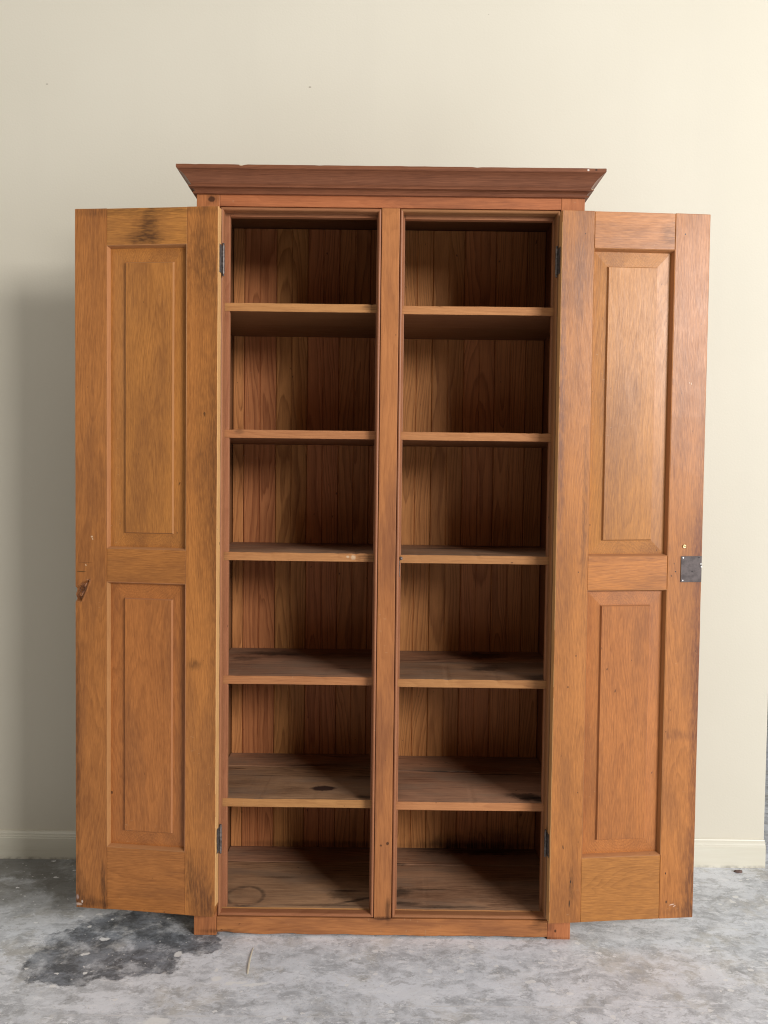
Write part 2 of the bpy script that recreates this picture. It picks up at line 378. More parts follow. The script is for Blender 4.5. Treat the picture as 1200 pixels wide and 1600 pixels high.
def trim_mat():
    g = NT('painted_trim')
    oc = g.n('ShaderNodeTexCoord').outputs['Object']
    n1 = g.noise(g.vm('MULTIPLY', oc, (3, 3, 40)), 1.0, 4, 0.6)
    sp = g.n('ShaderNodeSeparateXYZ')
    g.put(sp.inputs[0], oc)
    dirt = g.math('MULTIPLY', g.rng(sp.outputs[2], 0.012, 0.0), g.rng(g.noise(oc, 40, 4), 0.35, 0.7))
    c = g.mix(g.rng(n1, 0.35, 0.7), (0.74, 0.69, 0.56), (0.79, 0.745, 0.62))
    c = g.mix(g.math('MULTIPLY', dirt, 0.7), c, (0.25, 0.22, 0.18))
    g.put(g.b.inputs['Base Color'], c)
    g.b.inputs['Roughness'].default_value = 0.38
    return g.m


def concrete():
    g = NT('worn_concrete')
    oc = g.n('ShaderNodeTexCoord').outputs['Object']
    wob = g.vm('SCALE', g.vm('SUBTRACT', g.noise(oc, 9, 4, 0.6, color=True), (0.5, 0.5, 0.5)), scale=0.09)
    pw = g.vm('ADD', oc, wob)
    big = g.noise(pw, 2.6, 5, 0.6)
    mid = g.noise(g.vm('MULTIPLY', pw, (1, 1.4, 1)), 13, 8, 0.74)
    fin = g.noise(oc, 95, 5, 0.72)
    grit = g.noise(oc, 380, 2, 0.6)
    c = g.mix(g.rng(mid, 0.36, 0.62), (0.47, 0.48, 0.50), (0.78, 0.80, 0.84))
    tan = g.rng(g.noise(g.vm('ADD', pw, (4.1, 2.2, 0)), 5.5, 6, 0.68), 0.50, 0.62)
    c = g.mix(g.math('MULTIPLY', tan, 0.42), c, (0.60, 0.555, 0.47))
    # worn skin of white paint and plaster dust, in ragged patches
    sk = g.noise(g.vm('MULTIPLY', g.vm('ADD', pw, (1.7, 9.2, 0)), (1, 2.0, 1)), 4.2, 9, 0.72)
    c = g.mix(g.math('MULTIPLY', g.rng(sk, 0.49, 0.58), 0.72), c, (0.90, 0.92, 0.97))
    sk2 = g.noise(g.vm('MULTIPLY', g.vm('ADD', oc, (5.7, 1.2, 0)), (1, 2.2, 1)), 19, 8, 0.78)
    c = g.mix(g.math('MULTIPLY', g.rng(sk2, 0.54, 0.60), 0.75), c, (0.93, 0.94, 0.97))
    drk = g.noise(g.vm('MULTIPLY', g.vm('ADD', pw, (7.7, 1.2, 0)), (1, 1.6, 1)), 12, 8, 0.76)
    c = g.mix(g.math('MULTIPLY', g.rng(drk, 0.54, 0.62), 0.52), c, (0.34, 0.34, 0.34))
    c = g.mix(g.math('MULTIPLY', g.rng(fin, 0.56, 0.68), 0.45), c, (0.90, 0.90, 0.90))
    c = g.mix(g.math('MULTIPLY', g.rng(fin, 0.43, 0.30), 0.50), c, (0.26, 0.257, 0.25))
    c = g.mix(g.math('MULTIPLY', g.rng(grit, 0.36, 0.22), 0.5), c, (0.12, 0.117, 0.11))
    hl = g.math('ABSOLUTE', g.math('SUBTRACT', g.noise(g.vm('MULTIPLY', g.vm('ADD', oc, (6.1, 3.3, 0)), (1, 2.0, 1)), 4.5, 4, 0.55), 0.5))
    hl = g.math('MULTIPLY', g.rng(hl, 0.006, 0.001), g.rng(g.noise(oc, 6, 3), 0.48, 0.62))
    c = g.mix(g.math('MULTIPLY', hl, 0.7), c, (0.86, 0.86, 0.86))
    fr_ = g.rng(g.noise(g.vm('MULTIPLY', oc, (3, 60, 1)), 1.0, 5, 0.7), 0.56, 0.70)
    sy = g.n('ShaderNodeSeparateXYZ')
    g.put(sy.inputs[0], pw)
    c = g.mix(g.math('MULTIPLY', g.math('MULTIPLY', fr_, g.rng(sy.outputs[1], -0.22, -0.34)), 0.55), c, (0.84, 0.845, 0.87))
    # dirt along the wall at the left, deepened to paint in shade there
    dirt_shade = g.math('MULTIPLY', g.blob(pw, (-1.15, 0.36), (0.55, 0.27), 0.0, 'xy', 0.6), g.rng(g.noise(pw, 9, 5, 0.65), 0.30, 0.55, 0.45, 1.0))
    c = g.mix(g.math('MULTIPLY', dirt_shade, 0.85), c, (0.15, 0.14, 0.115))
    # black tar patch beside the cupboard
    w2 = g.vm('SCALE', g.vm('SUBTRACT', g.noise(oc, 11, 6, 0.68, color=True), (0.5, 0.5, 0.5)), scale=0.13)
    pt = g.vm('ADD', oc, g.vm('SCALE', w2, scale=0.55))
    m = g.blob(pt, (-0.69, -0.05), (0.235, 0.155), 0.18, 'xy', 0.30)
    for cc, rr_, ro in (((-0.52, -0.035), (0.09, 0.065), 0.3), ((-0.80, -0.160), (0.12, 0.065), -0.35), ((-0.60, 0.10), (0.16, 0.10), 0.0), ((-0.455, -0.055), (0.035, 0.03), 0.0)):
        m = g.math('MAXIMUM', m, g.blob(pt, cc, rr_, ro, 'xy', 0.5))
    isl = g.noise(g.vm('ADD', oc, (3, 5, 1)), 15, 6, 0.66)
    m = g.rng(g.math('ADD', m, g.math('MULTIPLY', g.math('SUBTRACT', isl, 0.53), 2.1)), 0.34, 0.60)
    m = g.math('MULTIPLY', m, g.rng(g.noise(g.vm('ADD', oc, (2, 8, 3)), 12, 7, 0.74), 0.36, 0.54, 0.30, 1.0))
    tarn = g.noise(g.vm('MULTIPLY', pw, (1, 1.7, 1)), 13, 6, 0.70)
    tarc = g.mix(g.rng(tarn, 0.40, 0.66), (0.045, 0.051, 0.060), (0.24, 0.265, 0.305))
    tarc = g.mix(g.math('MULTIPLY', g.rng(fin, 0.50, 0.66), 0.40), tarc, (0.27, 0.29, 0.32))
    tarc = g.mix(g.math('MULTIPLY', g.rng(fin, 0.46, 0.32), 0.4), tarc, (0.02, 0.022, 0.025))
    c = g.mix(g.math('MULTIPLY', m, 0.88), c, tarc)
    # paint drips and flakes
    fw = g.vm('SCALE', g.vm('SUBTRACT', g.noise(oc, 70, 4, 0.65, color=True), (0.5, 0.5, 0.5)), scale=0.016)
    po = g.vm('ADD', oc, fw)
    vo = g.n('ShaderNodeTexVoronoi')
    g.put(vo.inputs['Vector'], g.vm('MULTIPLY', po, (1, 1.3, 1)))
    vo.inputs['Scale'].default_value = 24
    dens = g.rng(g.noise(oc, 3.1, 3, 0.6), 0.40, 0.60, 0.04, 0.20)
    sepc = g.n('ShaderNodeSeparateColor')
    g.put(sepc.inputs[0], vo.outputs['Color'])
    fl = g.math('MULTIPLY', g.math('LESS_THAN', vo.outputs['Distance'], dens), g.math('GREATER_THAN', sepc.outputs[0], 0.50))
    c = g.mix(g.math('MULTIPLY', fl, 0.85), c, (0.92, 0.91, 0.90))
    vo2 = g.n('ShaderNodeTexVoronoi')
    g.put(vo2.inputs['Vector'], g.vm('ADD', oc, g.vm('SCALE', fw, scale=0.4)))
    vo2.inputs['Scale'].default_value = 75
    sep2 = g.n('ShaderNodeSeparateColor')
    g.put(sep2.inputs[0], vo2.outputs['Color'])
    fl2 = g.math('MULTIPLY', g.math('LESS_THAN', vo2.outputs['Distance'], 0.16), g.math('GREATER_THAN', sep2.outputs[0], 0.72))
    c = g.mix(g.math('MULTIPLY', fl2, 0.75), c, (0.78, 0.77, 0.75))
    # named splashes
    for cx, cy, rx, ry, ro in ((-0.408, -0.190, 0.013, 0.010, 0.1), (-0.372, -0.208, 0.013, 0.007, 0.1), (-0.345, -0.205, 0.014, 0.006, 0.1), (-0.31, -0.212, 0.03, 0.006, 0.15), (-0.51, -0.352, 0.03, 0.016, 0), (-0.416, -0.155, 0.005, 0.006, 0),
                               (-0.74, -0.025, 0.012, 0.006, 0.3), (-0.77, -0.095, 0.011, 0.006, 0.4), (-0.74, -0.175, 0.006, 0.005, 0.0), (1.06, 0.24, 0.010, 0.008, 0), (-0.53, -0.09, 0.009, 0.012, 0)):
        c = g.mix(g.math('MULTIPLY', g.blob(po, (cx, cy), (rx, ry), ro, 'xy', 0.25), 0.92), c, (0.92, 0.915, 0.90))
    # long scored lines
    for cx, cy, rx, ry, ro in ((0.35, -0.283, 0.50, 0.0022, 0.012), (0.13, -0.172, 0.035, 0.0022, 0.02), (-0.1, -0.19, 0.03, 0.0018, -0.7), (-0.085, -0.175, 0.03, 0.0015, -0.6), (0.095, -0.13, 0.0012, 0.04, 0.0), (-0.35, -0.33, 0.5, 0.003, 0.01), (0.5, -0.36, 0.6, 0.0025, 0.0)):
        lp = g.vm('ADD', oc, g.vm('SCALE', w2, scale=0.05))
        k = g.math('MULTIPLY', g.blob(lp, (cx, cy), (rx, ry), ro, 'xy', 0.4), g.rng(g.noise(oc, 30, 3), 0.38, 0.6, 0.1, 0.75))
        c = g.mix(k, c, (0.76, 0.75, 0.75))
    g.put(g.b.inputs['Base Color'], c)
    g.put(g.b.inputs['Roughness'], g.rng(mid, 0.3, 0.7, 0.62, 0.45))
    g.b.inputs['Specular IOR Level'].default_value = 0.4
    bp = g.n('ShaderNodeBump')
    bp.inputs['Strength'].default_value = 0.45
    bp.inputs['Distance'].default_value = 0.003
    g.put(bp.inputs['Height'], g.math('ADD', g.math('MULTIPLY', fin, 0.8), g.math('ADD', mid, g.math('MULTIPLY', m, -0.35))))
    g.put(g.b.inputs['Normal'], bp.outputs[0])
    return g.m


M['wall'] = wall_mat()
M['trim'] = trim_mat()
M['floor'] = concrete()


# ------------------------------------------------------------------ mesh helpers
def empty(name, loc=(0, 0, 0), rot=(0, 0, 0), parent=None):
    o = bpy.data.objects.new(name, None)
    o.empty_display_size = 0.05
    COL.objects.link(o)
    o.location = loc
    o.rotation_euler = rot
    o.parent = parent
    return o


def finish(name, bm, mats, parent=None, grain=None, smooth=False, pith=None, tscale=1.0):
    """link bm as one mesh object; grain = axis along the fibres -> attribute gc"""
    me = bpy.data.meshes.new(name)
    bmesh.ops.recalc_face_normals(bm, faces=bm.faces)
    bm.to_mesh(me)
    bm.free()
    for m in (mats if isinstance(mats, (list, tuple)) else [mats]):
        me.materials.append(m)
    if grain is not None:
        at = me.attributes.new('gc', 'FLOAT_VECTOR', 'POINT')
        vs = [v.co.copy() for v in me.vertices]
        lo = [min(v[i] for v in vs) for i in range(3)]
        hi = [max(v[i] for v in vs) for i in range(3)]
        ax = [i for i in range(3) if i != grain]
        ax.sort(key=lambda i: -(hi[i] - lo[i]))        # wide axis first, thickness second
        wide = hi[ax[0]] - lo[ax[0]]
        if pith is None:
            pith = (random.uniform(-0.7, 0.7) * wide, random.choice((-1, 1)) * random.uniform(0.015, 0.09))
        oz = random.uniform(0, 40)
        lean = random.uniform(-0.035, 0.035), random.uniform(-0.02, 0.02)
        ca, cb = (lo[ax[0]] + hi[ax[0]]) / 2, (lo[ax[1]] + hi[ax[1]]) / 2
        cg = (lo[grain] + hi[grain]) / 2
        buf = []
        for v in vs:
            l = v[grain] - cg
            buf += [v[ax[0]] - ca + pith[0] + lean[0] * l, (v[ax[1]] - cb) * tscale + pith[1] + lean[1] * l, v[grain] + oz]
        at.data.foreach_set('vector', buf)
    if smooth:
        me.shade_smooth()
    o = bpy.data.objects.new(name, me)
    COL.objects.link(o)
    o.parent = parent
    return o


def wobble(bm, amp, seed, freq=9.0, axes=(1, 1, 1)):
    for v in bm.verts:
        n = noise.noise_vector(v.co * freq + Vector((seed, seed * 1.7, -seed)))
        n2 = noise.noise_vector(v.co * freq * 5 + Vector((-seed, seed * 0.7, seed)))
        for i in range(3):
            v.co[i] += (n[i] * amp + n2[i] * amp * 0.5) * axes[i]


def box_bm(lo, hi, bevel=0.0012, cut=0.0, axis=None, seg=2):
    bm = bmesh.new()
    bmesh.ops.create_cube(bm, size=1.0)
    for v in bm.verts:
        for i in range(3):
            v.co[i] = lo[i] if v.co[i] < 0 else hi[i]
    if bevel > 0:
        bmesh.ops.bevel(bm, geom=list(bm.edges), offset=bevel, segments=seg, profile=0.5, affect='EDGES')
    if cut and axis is not None:
        n = int((hi[axis] - lo[axis]) / cut)
        for k in range(1, n):
            co = [0, 0, 0]
            co[axis] = lo[axis] + (hi[axis] - lo[axis]) * k / n
            no = [0, 0, 0]
            no[axis] = 1
            bmesh.ops.bisect_plane(bm, geom=list(bm.verts) + list(bm.edges) + list(bm.faces), plane_co=co, plane_no=no)
    return bm


def board(name, lo, hi, grain, mat, parent, bevel=0.0012, wob=0.0004, cut=0.04, **kw):
    bm = box_bm(lo, hi, bevel, cut, grain)
    if wob:
        wobble(bm, wob, random.uniform(0, 50))
    return finish(name, bm, mat, parent, grain, **kw)


def loft(rows, close=True):
    """bmesh from rows of points (rows along the run, closed section)"""
    bm = bmesh.new()
    vr = [[bm.verts.new(p) for p in r] for r in rows]
    n = len(rows[0])
    for a, b in zip(vr, vr[1:]):
        for i in range(n if close else n - 1):
            j = (i + 1) % n
            bm.faces.new((a[i], a[j], b[j], b[i]))
    if close:
        bm.faces.new(vr[0])
        bm.faces.new(list(reversed(vr[-1])))
    return bm


def ring_moulding(name, x0, x1, z0, z1, prof, mat, parent, step=0.05, wob=0.00025, skip=()):
    """four mitred lengths inside the rectangle; prof = (inset, depth y)"""
    for side in ('left', 'right', 'top', 'bottom'):
        if side in skip:
            continue
        rows = []
        L = (z1 - z0) if side in ('left', 'right') else (x1 - x0)
        n = max(2, int(L / step))
        for k in range(n + 1):
            f = k / n
            row = []
            for d, y in prof:
                if side in ('left', 'right'):
                    z = (z0 + d) * (1 - f) + (z1 - d) * f
                    row.append(Vector((x0 + d if side == 'left' else x1 - d, y, z)))
                else:
                    x = (x0 + d) * (1 - f) + (x1 - d) * f
                    row.append(Vector((x, y, z0 + d if side == 'bottom' else z1 - d)))
            rows.append(row)
        bm = loft(rows)
        wobble(bm, wob, random.uniform(0, 50), axes=(1, 1, 1))
        finish(name, bm, mat, parent, 2 if side in ('left', 'right') else 0)


def cyl(bm, a, b, r, seg=14, r2=None):
    a, b = Vector(a), Vector(b)
    d = (b - a)
    q = d.to_track_quat('Z', 'Y').to_matrix().to_4x4()
    bmesh.ops.create_cone(bm, cap_ends=True, segments=seg, radius1=r, radius2=r if r2 is None else r2, depth=d.length, matrix=Matrix.Translation((a + b) / 2) @ q)


def ball(bm, c, r):
    bmesh.ops.create_uvsphere(bm, u_segments=12, v_segments=8, radius=r, matrix=Matrix.Translation(c))


# ------------------------------------------------------------------ setting
def struct(o):
    o['kind'] = 'structure'
    return o


WALL_Y, WALL_X = 0.4383, 1.2365
bm = bmesh.new()
vs = [bm.verts.new(p) for p in ((-6, -6, 0), (7, -6, 0), (7, 7, 0), (-6, 7, 0))]
bm.faces.new(vs)
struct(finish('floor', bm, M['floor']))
bm = box_bm((-4.5, WALL_Y, 0.0), (WALL_X, WALL_Y + 0.12, 3.6), 0.002)
wall = struct(finish('wall', bm, M['wall']))
# baseboard with stepped cap, on the wall
prof = [(0.0, 0.0), (-0.014, 0.0), (-0.014, 0.068), (-0.0125, 0.070), (-0.0125, 0.074), (-0.0105, 0.077), (-0.010, 0.082), (-0.0055, 0.0855), (-0.004, 0.0886), (0.0, 0.0886)]
rows = [[Vector((x, WALL_Y + p, z)) for p, z in prof] for x in (-4.4, -0.8, 0.8, WALL_X)]
finish('baseboard', loft(rows), M['trim'], wall)
bm = box_bm((-4.5, 5.2, 0.0), (7, 5.3, 3.6), 0.002)
struct(finish('far_wall', bm, M['wall']))

# ------------------------------------------------------------------ the cupboard
XL, XSL, XCL, XCR, XSR, XR = -0.5097, -0.4488, -0.0230, 0.0235, 0.4468, 0.5082
ZT, ZB, ZTOP = 1.950, 0.0516, 2.0415
YB = 0.4053
cup = empty('cupboard')
cup['label'] = 'tall reddish brown wooden cupboard with both panelled doors open and shelves empty'
cup['category'] = 'cupboard'

# face frame
board('stile', (XL, 0, 0.0), (XSL, 0.024, 1.985), 2, M['frame'], cup, wob=0.0005)
board('stile', (XSR, 0, 0.0), (XR, 0.024, 1.985), 2, M['frame'], cup, wob=0.0005)
board('stile', (XCL, 0.0004, ZB + 0.0006), (XCR, 0.024, ZT - 0.0006), 2, M['frame'], cup, wob=0.0004)
board('rail', (XSL + 0.0004, 0.0003, ZT), (XSR - 0.0004, 0.024, 1.985), 0, M['frame'], cup, wob=0.0004)
bm = box_bm((XSL + 0.0006, -0.0008, 0.006), (XSR - 0.0006, 0.024, ZB), 0.0018, 0.012, 0)
s = 3.1
for v in bm.verts:                      # worn, ragged lower edge
    if v.co.z < 0.02:
        v.co.z += 0.003 * noise.noise(Vector((v.co.x * 14, s, 0))) + 0.0018 * noise.noise(Vector((v.co.x * 60, s, 2)))
        if v.co.x < -0.40:
            v.co.z += 0.003
wobble(bm, 0.0004, 7.7)
finish('rail', bm, M['frame'], cup, 0)

# carcass
board('side_panel', (XL + 0.001, 0.0245, 0.0), (XL + 0.020, WALL_Y - 0.004, 2.0205), 2, M['carcass'], cup, cut=0.3)
board('side_panel', (XR - 0.020, 0.0245, 0.0), (XR - 0.001, WALL_Y - 0.004, 2.0205), 2, M['carcass'], cup, cut=0.3)
board('partition', (-0.0105, 0.0245, 0.03), (0.0110, YB - 0.001, 2.0205), 2, M['carcass'], cup, cut=0.3)
board('top_board', (XL + 0.002, 0.002, 2.022), (XR - 0.002, WALL_Y - 0.005, 2.0395), 0, M['carcass'], cup, cut=0.3)

# cornice: front run and two mitred returns
cp = [(0.0, 1.9795), (0.0078, 1.9797), (0.0090, 1.9815), (0.0078, 1.9840), (0.0035, 1.9850), (0.0042, 1.9885), (0.0080, 1.9918), (0.0130, 1.9934), (0.0175, 1.9938), (0.0184, 1.9958), (0.0174, 1.9980), (0.0115, 1.9986),
      (0.0122, 2.0020), (0.0160, 2.0075), (0.0200, 2.0135), (0.0252, 2.0195), (0.0315, 2.0250), (0.0380, 2.0295), (0.0418, 2.0312), (0.0433, 2.0330), (0.0433, 2.0405), (0.0425, 2.0415), (0.0, 2.0415)]
rows = []
N = 90
for k in range(N + 1):
    f = k / N
    rows.append([Vector(((XL - p) * (1 - f) + (XR + p) * f, -p, z)) for p, z in cp])
bm = loft(rows)
for v in bm.verts:
    if v.co.z > 2.035:
        v.co.z += 0.0007 * noise.noise(Vector((v.co.x * 30, 1, 0))) - 0.0012 * max(0, noise.noise(Vector((v.co.x * 25, 4, 0))) - 0.25) * 4
    if abs(v.co.x + 0.385) < 0.008 and v.co.z > 2.038:
        v.co.z -= 0.002
wobble(bm, 0.0003, 2.2)
finish('cornice', bm, M['cornice'], cup, 0)
for sg, xe in ((-1, XL), (1, XR)):
    rows = []
    for k in range(13):
        f = k / 12
        rows.append([Vector((xe + sg * p, -p * (1 - f) + (WALL_Y - 0.003) * f, z)) for p, z in cp])
    bm = loft(rows)
    wobble(bm, 0.0003, 5.0 + sg)
    finish('cornice_return', bm, M['cornice'], cup, 1)

# beads round the two openings
bp_ = [(0, 0.0068), (0.0016, 0.0064), (0.0018, 0.0032), (0.0030, 0.0010), (0.0052, 0.0), (0.0076, 0.0009), (0.0094, 0.0030), (0.0102, 0.0062), (0.0102, 0.0240), (0, 0.0240)]
ring_moulding('bead', XSL, XCL, ZB, ZT, bp_, M['bead'], cup)
ring_moulding('bead', XCR, XSR, ZB, ZT, bp_, M['bead'], cup)

# door stops behind the beads
for (xa, xb, il, ir, zt) in ((XSL, XCL, -0.4277, -0.0365, 1.9330), (XCR, XSR, 0.0385, 0.4325, 1.9312)):
    board('stop', (xa - 0.02, 0.0310, 0.045), (il, 0.0480, 1.960), 2, M['stop'], cup, bevel=0.001)
    board('stop', (ir, 0.0310, 0.045), (xb + 0.008, 0.0480, 1.960), 2, M['stop'], cup, bevel=0.001)
    board('stop', (il + 0.0002, 0.0302, zt), (ir - 0.0002, 0.0475, 1.9645), 0, M['stop'], cup, bevel=0.001)

# tongue-and-groove back, beaded down the middle of each board
joints = [-0.4890, -0.4542, -0.3533, -0.2548, -0.1554, -0.0590, 0.0370, 0.1359, 0.2353, 0.3335, 0.4311, 0.4875]
for a, b in zip(joints, joints[1:]):
    y0 = YB
    yb2 = YB + 0.014
    c = (a + b) / 2
    g_ = 0.0007
    sec = [(a + g_, y0 + 0.006), (a + g_, y0 + 0.0020), (a + g_ + 0.0022, y0)]
    if b - a > 0.08:
        sec += [(c - 0.0022, y0), (c - 0.0010, y0 + 0.0026), (c + 0.0006, y0 + 0.0026), (c + 0.0018, y0)]
    sec += [(b - g_ - 0.0022, y0), (b - g_, y0 + 0.0020), (b - g_, y0 + 0.006), (b - 0.0001, y0 + 0.0062), (b - 0.0001, yb2), (a + 0.0001, yb2), (a + 0.0001, y0 + 0.0062)]
    rows = [[Vector((x, y, 0.03 + 1.988 * k / 20)) for x, y in sec] for k in range(21)]
    bm = loft(rows)
    wobble(bm, 0.0004, random.uniform(0, 60), axes=(0.3, 1, 0))
    finish('back_board', bm, M['back'], cup, 2, pith=(random.uniform(-0.035, 0.035), random.choice((-1, 1)) * random.uniform(0.015, 0.05)))


# shelves: two planks each
def shelf(xa, xb, zt, th, topmat, split, name='shelf', label=None):
    e = empty(name, parent=cup)
    if label:
        e['label'] = label
    lo, hi = (xa, 0.0296, zt - th), (xb, split - 0.0010, zt)
    bm = box_bm(lo, hi, 0.0016, 0.012, 0, 2)
    sd = random.uniform(0, 90)
    for v in bm.verts:                  # battered front arris
        if v.co.y < 0.034:
            k = noise.noise(Vector((v.co.x * 22, sd, 0)))
            k2 = max(0.0, noise.noise(Vector((v.co.x * 55, sd, 5))) - 0.30)
            if v.co.z > zt - 0.004:
                v.co.z += 0.0007 * k - 0.004 * k2
                v.co.y += 0.0028 * k2
    wobble(bm, 0.0005, sd, 6)
    bm.normal_update()
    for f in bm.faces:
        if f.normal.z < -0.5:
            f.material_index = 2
        elif f.calc_center_median().y < 0.0312:
            f.material_index = 1
    finish('plank', bm, [topmat, M['shelf_front'], M['carcass']], e, 0)
    lo, hi = (xa, split + 0.0010, zt - th + 0.0006), (xb, YB - 0.0012, zt + random.uniform(-0.0012, 0.0004))
    bm = box_bm(lo, hi, 0.0014, 0.04, 0)
    wobble(bm, 0.0005, sd + 4, 6)
    bm.normal_update()
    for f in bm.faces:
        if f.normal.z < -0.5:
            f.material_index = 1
    finish('plank', bm, [topmat, M['carcass']], e, 0)
    return e


ZL = [1.7051, 1.3677, 1.0379, 0.7015, 0.3636]
ZR = [1.7027, 1.3672, 1.0359, 0.6984, 0.3605]
ML = ['shelf', 'shelf', 'shelf', 'shelf_l4', 'shelf_l5']
MR = ['shelf', 'shelf', 'shelf_r3', 'shelf_r4', 'shelf_r5']
SPL = [0.22, 0.24, 0.17, 0.26, 0.285, 0.30]
SPR = [0.22, 0.24, 0.26, 0.25, 0.268, 0.29]
for k in range(5):
    shelf(-0.4885, -0.0112, ZL[k], 0.0225, M[ML[k]], SPL[k])
    shelf(0.0117, 0.4870, ZR[k], 0.0225, M[MR[k]], SPR[k])
shelf(-0.4885, -0.0112, 0.0620, 0.020, M['bottom'], SPL[5], 'bottom_board')
shelf(0.0117, 0.4870, 0.0620, 0.020, M['bottom'], SPR[5], 'bottom_board')

# catch and keyhole slot on the middle stile
bm = bmesh.new()
cyl(bm, (0.0385, 0.0298, 1.0265), (0.0385, 0.0245, 1.0265), 0.0046)
ball(bm, (0.0385, 0.0243, 1.0265), 0.0034)
finish('catch_pin', bm, M['iron'], cup, smooth=True)
bm = box_bm((0.0338, 0.0045, 0.979), (0.0352, 0.020, 1.022), 0.0004)
finish('strike_plate', bm, M['iron'], cup)


# ------------------------------------------------------------------ doors
def stick_prof():
    # worn ovolo from the frame face down to the panel
    return [(-0.0006, 0.0003), (0.0005, -0.0002), (0.0012, 0.0008), (0.0020, 0.0030), (0.0034, 0.0075), (0.0046, 0.0125), (0.0050, 0.0150), (0.0050, 0.0190), (-0.0006, 0.0190)]


def panel(name, x0, x1, z0, z1, fx0, fx1, fz0, fz1, mat, parent):
    """raised panel: sloping margin, small step, flat field"""
    ye, ym, yf = 0.0148, 0.0124, 0.0062
    s_ = 0.0030
    def rect(d, y):            # d=0 panel edge, 1 margin foot, 2 field edge
        if d == 0:
            X0, X1, Z0, Z1 = x0, x1, z0, z1
        elif d == 1:
            X0, X1, Z0, Z1 = fx0, fx1, fz0, fz1
        else:
            X0, X1, Z0, Z1 = fx0 + s_, fx1 - s_, fz0 + s_, fz1 - s_
        NX, NZ = 6, 24
        pts = [(X0 + (X1 - X0) * i / NX, Z0) for i in range(NX)] + [(X1, Z0 + (Z1 - Z0) * i / NZ) for i in range(NZ)]
        pts += [(X1 - (X1 - X0) * i / NX, Z1) for i in range(NX)] + [(X0, Z1 - (Z1 - Z0) * i / NZ) for i in range(NZ)]
        return [Vector((a, y, b)) for a, b in pts]
    rows = [rect(0, 0.0215), rect(0, ye), rect(1, ym), rect(2, yf + 0.0003)]
    bm = bmesh.new()
    vr = [[bm.verts.new(p) for p in r] for r in rows]
    n = len(rows[0])
    for a, b in zip(vr, vr[1:]):
        for i in range(n):
            j = (i + 1) % n
            bm.faces.new((a[i], a[j], b[j], b[i]))
    # field as strips between the two long sides
    bm.faces.new(vr[-1])
    bm.faces.new(list(reversed(vr[0])))
    bm.faces.ensure_lookup_table()
    for i in range(2 * n, 3 * n):          # step round the field, paler colour paints in its edge highlight
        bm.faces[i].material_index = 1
    wobble(bm, 0.0003, random.uniform(0, 60), 5)
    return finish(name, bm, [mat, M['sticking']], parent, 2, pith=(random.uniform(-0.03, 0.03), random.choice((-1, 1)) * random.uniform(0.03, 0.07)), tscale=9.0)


def gouged_stile(x0, x1, z0, z1, th, mat, parent):
    """lock stile whose front face is a height field with the broken-out lock mortise"""
    def lin(a, b, n):
        return [a + (b - a) * i / n for i in range(n)]
    xs = lin(x0, -0.345, 26) + lin(-0.345, x1, 12) + [x1]
    zs = lin(z0, 0.075, 4) + lin(0.075, 0.89, 20) + lin(0.89, 0.975, 60) + lin(0.975, z1, 24) + [z1]
    def depth(x, z):
        t = -x
        e = 0.0
        ln = 0.3485 + (0.963 - z) * 0.40           # slanting inner lip
        top = 0.962 - max(0, (t - 0.352)) * 0.55
        if 0.900 < z < top + 0.006 and t > ln - 0.008:
            a = max(0, min(1, (t - ln) / 0.004)) * max(0, min(1, (top - z) / 0.005)) * max(0, min(1, (z - 0.900) / 0.006))
            pits = 0.5 + 0.5 * math.sin((z - 0.900) * 2 * math.pi / 0.026)
            e = a * (0.0035 + 0.0065 * pits + 0.0015 * noise.noise(Vector((t * 300, z * 300, 0))))
            lip = max(0, 1 - abs(t - ln + 0.003) / 0.004) * max(0, min(1, (z - 0.898) / 0.006)) * max(0, min(1, (0.966 - z) / 0.004))
            e -= 0.0012 * lip
        edge = min(t - 0.302, 1)
        if t > 0.3875 and z < 0.11:
            e += 0.003 * max(0, noise.noise(Vector((1, z * 90, 3))) + 0.4)
        return e
    bm = bmesh.new()
    grid = [[bm.verts.new((x, depth(x, z), z)) for z in zs] for x in xs]
    for i in range(len(xs) - 1):
        for j in range(len(zs) - 1):
            bm.faces.new((grid[i][j], grid[i + 1][j], grid[i + 1][j + 1], grid[i][j + 1]))
    back = [bm.verts.new((x, th, z)) for x, z in ((x0, z0), (x1, z0), (x1, z1), (x0, z1))]
    bm.faces.new(back)
    bm.faces.new([grid[0][j] for j in range(len(zs))] + [back[3], back[0]])
    bm.faces.new([grid[-1][j] for j in reversed(range(len(zs)))] + [back[1], back[2]])
    bm.faces.new([grid[i][0] for i in reversed(range(len(xs)))] + [back[0], back[1]])
    bm.faces.new([grid[i][-1] for i in range(len(xs))] + [back[2], back[3]])
    wobble(bm, 0.0004, 9.9, 6)
    return finish('stile', bm, mat, parent, 2)


